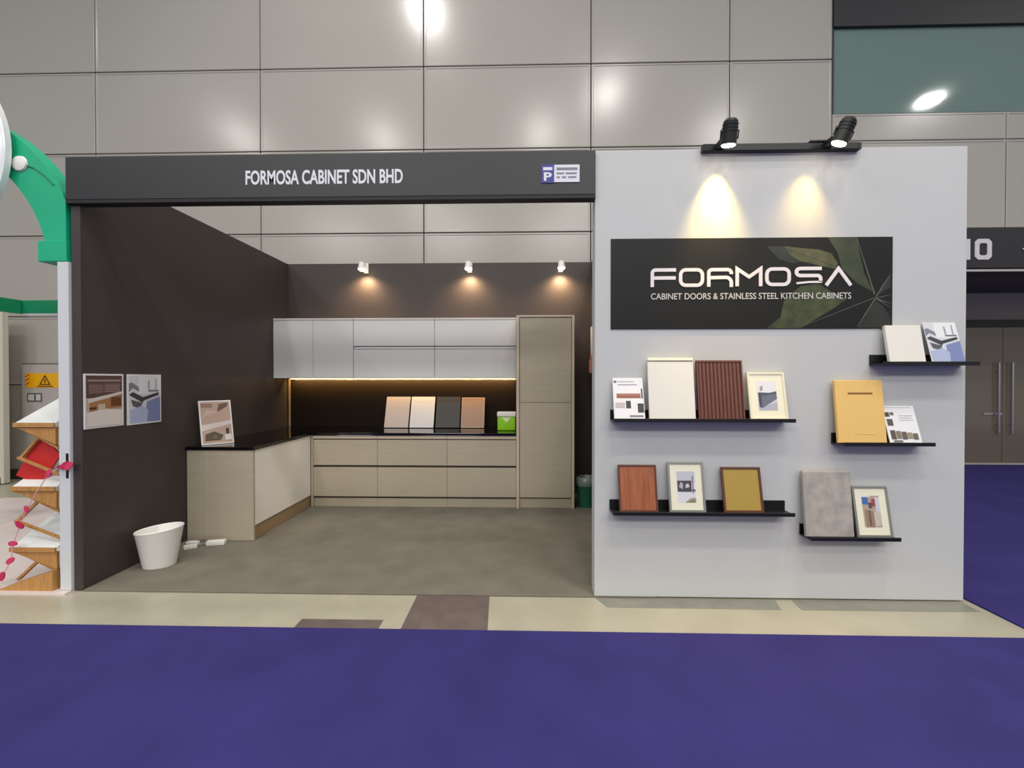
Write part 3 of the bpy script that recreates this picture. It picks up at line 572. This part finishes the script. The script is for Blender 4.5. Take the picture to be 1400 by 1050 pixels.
lbox('rim', -a, -a + 0.0115, 0, 0.018, 0.012, 0.386, MB2, t, 0.001); lbox('rim', a - 0.0115, a, 0, 0.018, 0.012, 0.386, MB2, t, 0.001)
# green and white pack
t = thing('snack_tub', 'small bright green and white tub on worktop beside tall cabinet', 'container', (-0.208, 2.42, ZT + 0.001))
M_LIME = mat('lime_green', (142, 204, 28), 0.4)
bm = bmesh.new(); bx(bm, -0.108, 0.108, -0.07, 0.07, 0, 0.165); bevel(bm, 0.012, 3); obj('tub', bm, M_LIME, t, smooth=True)
bm = bmesh.new(); bx(bm, -0.113, 0.113, -0.075, 0.075, 0.166, 0.222); bevel(bm, 0.01, 3); obj('lid', bm, M_WHITE, t, smooth=True)
bm = bmesh.new(); prism(bm, [(-0.055, 0.158), (0.055, 0.158), (0, 0.098)], -0.0715, -0.069); obj('white_triangle', bm, mat('label_pale', (224, 240, 190), 0.4), t)
# green bin with a bag and the leaflet holder at the right inside
t = thing('waste_bin', 'dark green bin with plastic bag behind the tall cabinet side', 'bin', (0.735, 2.22, 0.003))
bm = bmesh.new(); rows = lathe(bm, [(0.10, 0.0), (0.115, 0.30), (0.122, 0.31), (0.112, 0.31), (0.097, 0.01), (0.0005, 0.008)], 24); bm.faces.new(rows[0][::-1]); obj('bin_body', bm, mat('bin_green', (32, 96, 72), 0.4), t, smooth=True)
bm = bmesh.new(); rows = lathe(bm, [(0.124, 0.25), (0.13, 0.29), (0.126, 0.325), (0.10, 0.345), (0.085, 0.31), (0.09, 0.2)], 24)
for v in bm.verts: v.co += Vector((random.uniform(-1, 1), random.uniform(-1, 1), random.uniform(-1, 1))) * 0.007
obj('bin_bag', bm, mat('bag_grey', (112, 122, 118), 0.3), t, smooth=True)
t = thing('leaflet_rack', 'white leaflet rack hung on the inner right wall', 'leaflet rack', (0.87, 2.55, 1.5))
boxpart('back_board', (0.856, 0.8715, 2.36, 2.74, 1.56, 2.15), M_WHITEP, t, 0.002)
boxpart('pocket', (0.835, 0.8555, 2.37, 2.73, 1.56, 1.72), mat('pocket_pink', (206, 168, 160), 0.4), t, 0.003)
boxpart('leaflet', (0.842, 0.850, 2.40, 2.70, 1.7205, 1.78), flat((196, 150, 140)), t, 0)

# ------------------------------------------------------------------ bucket and plugs on the booth floor
t = thing('waste_bucket', 'white oval waste bucket on grey carpet by the charcoal wall', 'bucket', (-2.895, 0.42, 0.003), (0, 0, R(24)))
bm = bmesh.new(); rows = lathe(bm, [(0.108, 0.0), (0.112, 0.01), (0.160, 0.285), (0.165, 0.292), (0.161, 0.298), (0.154, 0.292), (0.107, 0.014), (0.0005, 0.012)], 40, 1.0, 0.76); bm.faces.new(rows[0][::-1])
for v in bm.verts:
    if v.co.z > 0.05: v.co.z += v.co.x * 0.10 * (v.co.z / 0.32)
obj('bucket_body', bm, M_WHITE, t, smooth=True)
t = thing('power_strip', 'white extension socket with plugs and cord beside the bucket', 'power strip', (-2.78, 0.87, 0.003), (0, 0, R(14)))
bm = bmesh.new(); bx(bm, -0.075, 0.075, -0.03, 0.03, 0, 0.04); bevel(bm, 0.008, 2); o = obj('socket_body', bm, M_WHITE, t, smooth=True); o.location = (0.03, 0, 0)
for dx, dy, rz in ((-0.15, -0.06, 20), (-0.17, 0.03, -8)):
    bm = bmesh.new(); bx(bm, -0.05, 0.05, -0.022, 0.022, 0, 0.035); bevel(bm, 0.008, 2); o = obj('plug', bm, M_WHITE, t, smooth=True); o.location = (dx, dy, 0); o.rotation_euler = (0, 0, R(rz))
bm = bmesh.new(); tube(bm, [(-0.045, 0, 0.012), (-0.08, 0.01, 0.012), (-0.11, 0.0, 0.012)], 0.006)
tube(bm, [(-0.2, 0.03, 0.012), (-0.25, 0.08, 0.008), (-0.24, 0.13, 0.008), (-0.17, 0.14, 0.008)], 0.005); obj('cord', bm, mat('cord_grey', (150, 148, 142), 0.5), t, smooth=True)

# ------------------------------------------------------------------ neighbour stand on the left
bm = bmesh.new(); prism(bm, [(-6.3, -0.06), (-3.17, -0.06), (-3.17, 2.3), (-5.6, 2.45), (-6.5, 2.4), (-6.9, 1.6)], 0, 1)
for v in bm.verts: v.co = (v.co.x, v.co.z, -0.012 + 0.014 * v.co.y)
struct(obj('floor_neighbour', bm, mat('neighbour_floor', (226, 212, 208), 0.4, var=0.03, vscale=3)))
t = thing('corner_post', 'slim white upright post beside charcoal wall under the green arch', 'post', (-3.21, 0.02, 0.002))
boxpart('post', (-3.246, -3.168, -0.02, 0.06, 0.004, 2.30), mat('post_white', (214, 216, 218), 0.4), t, 0.003)
boxpart('side_rail', (-3.266, -3.248, 0.0, 0.05, 0.004, 2.19), mat('post_white', (214, 216, 218), 0.4), t, 0.003)
boxpart('black_tape', (-3.195, -3.176, -0.0215, -0.0202, 0.79, 0.965), M_BLACK, t, 0)
ar = thing('green_arch', 'curved green arch over the neighbouring stand entrance', 'arch', (-4.3, 0.05, 2.30))
bm = bmesh.new(); N = 48; prev = None
for i in range(N + 1):
    a_ = R(8 + 164 * i / N); co, si = math.cos(a_), math.sin(a_)
    xo = max(-1.11, min(1.11, 1.235 * co)); xi = 0.99 * co
    cur = [bm.verts.new(p) for p in ((xo, -0.06, -0.10 + 1.235 * si), (xi, -0.06, -0.10 + 0.99 * si), (xi, 0.06, -0.10 + 0.99 * si), (xo, 0.06, -0.10 + 1.235 * si))]
    if prev:
        for k in range(4): bm.faces.new((prev[k], prev[(k + 1) % 4], cur[(k + 1) % 4], cur[k]))
    else: bm.faces.new(cur)
    prev = cur
bm.faces.new(prev[::-1]); obj('arch_band', bm, M_GREEN, ar)
for s in (1, -1):
    bm = bmesh.new(); bx(bm, min(s * 0.915, s * 1.118), max(s * 0.915, s * 1.118), -0.07, 0.07, 0.003, 0.148); bevel(bm, 0.004, 1); obj('arch_foot', bm, M_GREEN, ar)
t = thing('round_sign', 'large round white sign board on the green arch', 'sign', (-4.255, -0.02, 2.34))
bm = bmesh.new(); rows = lathe(bm, [(0.70, 0.0), (0.72, 0.01), (0.72, 0.05), (0.70, 0.06)], 64); bm.faces.new(rows[0][::-1]); bm.faces.new(rows[-1])
o = obj('disc', bm, mat('sign_disc_white', (238, 242, 240), 0.2), t, smooth=True); o.rotation_euler = (R(90), 0, 0); o.location = (0, -0.012, 0.72)
t = thing('rosette', 'small white rosette with ribbon pinned on the green arch', 'rosette', (-3.51, -0.012, 2.985))
bm = bmesh.new(); rows = lathe(bm, [(0.055, 0.0), (0.05, 0.012), (0.03, 0.018), (0.001, 0.02)], 18); o = obj('flower', bm, M_WHITE, t, smooth=True); o.rotation_euler = (R(90), 0, 0); o.location = (0, -0.0005, 0)
bm = bmesh.new(); tube(bm, [(0.03, -0.004, -0.01), (0.10, -0.004, -0.03), (0.17, -0.004, -0.08), (0.24, -0.004, -0.15)], 0.004, 6); obj('ribbon', bm, mat('ribbon_green', (20, 120, 84), 0.5), t)
# green header of the frame further back
t = thing('green_header', 'bent green header rail on a white frame at the back of the neighbouring stand', 'frame', (-4.2, 1.5, 0.0))
M_G2 = mat('green_header_paint', (14, 150, 98), 0.5)
boxpart('rail', (-5.18, -3.25, 1.46, 1.54, 2.165, 2.30), M_G2, t, 0.003)
bm = bmesh.new(); a0, a1 = Vector((-5.182, 1.54)), Vector((-4.98, 0.62)); 
prism(bm, [(-5.26, 1.54), (-5.182, 1.54), (-5.25, 0.7), (-5.33, 0.7)], 2.165, 2.30)
for v in bm.verts: v.co = (v.co.x, v.co.z, v.co.y)
o = obj('side_rail', bm, M_G2, t); o.data.transform(Matrix.Translation(-t.location))
boxpart('under_trim', (-5.18, -3.25, 1.462, 1.538, 2.14, 2.164), mat('post_white', (214, 216, 218), 0.4), t, 0.001)
boxpart('post', (-3.33, -3.25, 1.46, 1.54, 0.003, 2.139), mat('post_white', (214, 216, 218), 0.4), t, 0.002)
boxpart('post', (-5.33, -5.255, 0.7, 0.78, 0.003, 2.164), mat('post_white', (214, 216, 218), 0.4), t, 0.002)

# zigzag display stand
zs = thing('zigzag_display_stand', 'folding wooden display stand with three sloping white trays behind white post', 'display stand', (-3.42, 0.1, 0.003))
def zp(name, fn, m):
    bm = bmesh.new(); fn(bm); o = obj(name, bm, m, zs); o.data.transform(Matrix.Translation(-zs.location)); return o
M_TRAY = mat('tray_white', (226, 228, 226), 0.4, var=0.04, vscale=8)
for zf, x0 in ((1.165, -3.585), (0.715, -3.61), (0.285, -3.62)):
    def tray(bm, zf=zf, x0=x0, lo=0.0, th=0.012, y0=0.0):
        vs = [bm.verts.new(p) for p in ((x0, y0, zf), (-3.29, y0, zf), (-3.29, 0.36, zf + 0.19), (x0, 0.36, zf + 0.19))]
        b_ = [bm.verts.new(v.co + Vector((0, 0.005, th))) for v in vs]
        bm.faces.new(vs[::-1]); bm.faces.new(b_)
        for i in range(4): bm.faces.new((vs[i], vs[(i + 1) % 4], b_[(i + 1) % 4], b_[i]))
    zp('tray', tray, M_TRAY)
    zp('front_rail', lambda bm: bx(bm, x0, -3.29, -0.014, -0.001, zf - 0.018, zf + 0.012), M_PLY)
    zp('under_board', lambda bm: prism(bm, [(x0, zf - 0.02), (-3.29, zf - 0.02), (-3.29, zf - 0.14)], 0.0, 0.02), M_PLY)
    nz = zf - 0.24
    zp('cross_slat', lambda bm: slat(bm, (x0 + 0.01, 0.03, zf - 0.02), (-3.29, 0.03, zf - 0.17), 0.025, 0.016), M_PLY)
    zp('cross_slat', lambda bm: slat(bm, (x0 - 0.01, 0.055, nz), (-3.40, 0.055, zf - 0.03), 0.025, 0.016), M_PLY)
    if zf > 0.5: zp('cross_slat', lambda bm: slat(bm, (x0 - 0.01, 0.03, nz), (-3.29, 0.03, nz - 0.12), 0.02, 0.014), M_PLY)
zp('base_board', lambda bm: prism(bm, [(-3.70, 0.0), (-3.29, 0.0), (-3.29, 0.14), (-3.56, 0.05)], -0.03, 0.10), M_PLY)
zp('red_panel', lambda bm: prism(bm, [(-3.66, 0.79), (-3.48, 0.72), (-3.33, 0.94), (-3.46, 1.06), (-3.55, 0.98)], 0.07, 0.085), M_RED)
# petal garland
ga = thing('petal_garland', 'pink petal garland trailing from white post to the floor', 'garland', (-3.2, -0.04, 0.85))
gp = [(-3.185, -0.03, 0.885), (-3.26, -0.03, 0.85), (-3.29, -0.045, 0.83), (-3.38, -0.045, 0.70), (-3.45, -0.045, 0.58), (-3.50, -0.045, 0.47), (-3.55, -0.045, 0.34), (-3.57, -0.045, 0.22), (-3.63, -0.045, 0.11), (-3.75, -0.04, 0.1), (-3.85, -0.04, 0.05)]
def gpart(name, bm, m): o = obj(name, bm, m, ga); o.data.transform(Matrix.Translation(-ga.location))
bm = bmesh.new(); tube(bm, gp, 0.003, 6); gpart('string', bm, mat('string_pink', (226, 170, 180), 0.6))
for i, (x, y, z) in enumerate([gp[0], gp[2], gp[4], gp[5], gp[6], gp[7], gp[8], gp[9], gp[10], (-3.205, -0.042, 0.875), (-3.15, -0.042, 0.88)]):
    bm = bmesh.new(); an = R(30 + 37 * i); rr = random.uniform(0.019, 0.03)
    pts = []
    for k in range(10):
        th = 2 * math.pi * k / 10; px_, pz_ = rr * 1.35 * math.cos(th), rr * 0.75 * math.sin(th)
        pts.append((x + px_ * math.cos(an) - pz_ * math.sin(an), z + px_ * math.sin(an) + pz_ * math.cos(an)))
    prism(bm, pts, y - 0.008, y); gpart('petal', bm, M_PINK if i % 3 else mat('petal_deep', (190, 40, 84), 0.6))

# electrical cabinet and white partition against the hall wall at the left
t = thing('electrical_cabinet', 'grey electrical cabinet with yellow warning sign on hall wall', 'cabinet', (-7.15, YH, 0.75))
M_EC = mat('cabinet_grey', (180, 172, 168), 0.4)
boxpart('frame', (-7.50, -6.80, YH - 0.012, YH - 0.0005, 0.76, 1.72), M_GROOVE, t, 0)
boxpart('door', (-7.485, -6.815, YH - 0.03, YH - 0.0125, 0.775, 1.705), M_EC, t, 0.003)
boxpart('warning_sign', (-7.42, -6.86, YH - 0.034, YH - 0.0305, 1.36, 1.575), mat('sign_yellow', (236, 174, 16), 0.4), t, 0)
bm = bmesh.new(); y = YH - 0.036
for a_, b_ in (((-7.20, 1.40), (-7.12, 1.54)), ((-7.12, 1.54), (-7.04, 1.40)), ((-7.04, 1.41), (-7.20, 1.41))): slat(bm, (a_[0], y, a_[1]), (b_[0], y, b_[1]), 0.003, 0.016)
bx(bm, -7.13, -7.11, y - 0.001, y + 0.001, 1.43, 1.49); bx(bm, -7.24, -7.0, y - 0.001, y + 0.001, 1.372, 1.388)
o = obj('warning_mark', bm, mat('mark_dark', (96, 60, 20), 0.5), t); o.data.transform(Matrix.Translation(-t.location))
for dz in (0, 1, 2):
    bm = bmesh.new(); slat(bm, (-7.42, y, 1.40 + dz * 0.06), (-7.36, y, 1.44 + dz * 0.06), 0.003, 0.018); o = obj('red_stripe', bm, flat((214, 70, 34)), t); o.data.transform(Matrix.Translation(-t.location))
boxpart('small_plate', (-7.40, -7.17, YH - 0.034, YH - 0.0305, 1.15, 1.28), mat('plate_grey', (92, 92, 88), 0.4), t, 0)
boxpart('plate_mark', (-7.38, -7.29, YH - 0.036, YH - 0.0342, 1.17, 1.26), flat((196, 196, 190)), t, 0)
boxpart('plate_mark', (-7.26, -7.19, YH - 0.036, YH - 0.0342, 1.17, 1.26), flat((196, 196, 190)), t, 0)
t = thing('partition_panel', 'cream white free-standing partition edge beside the electrical cabinet', 'partition', (-8.0, 3.2, 0))
boxpart('board', (-8.7, -7.42, 3.14, 3.2, 0.09, 2.42), mat('partition_cream', (218, 214, 198), 0.5), t, 0.003)
boxpart('edge_post', (-7.42, -7.37, 3.13, 3.21, 0.003, 2.44), mat('partition_post', (206, 202, 188), 0.4), t, 0.003)
boxpart('foot_rail', (-8.7, -7.42, 3.14, 3.2, 0.003, 0.088), M_BLACK, t, 0.001)
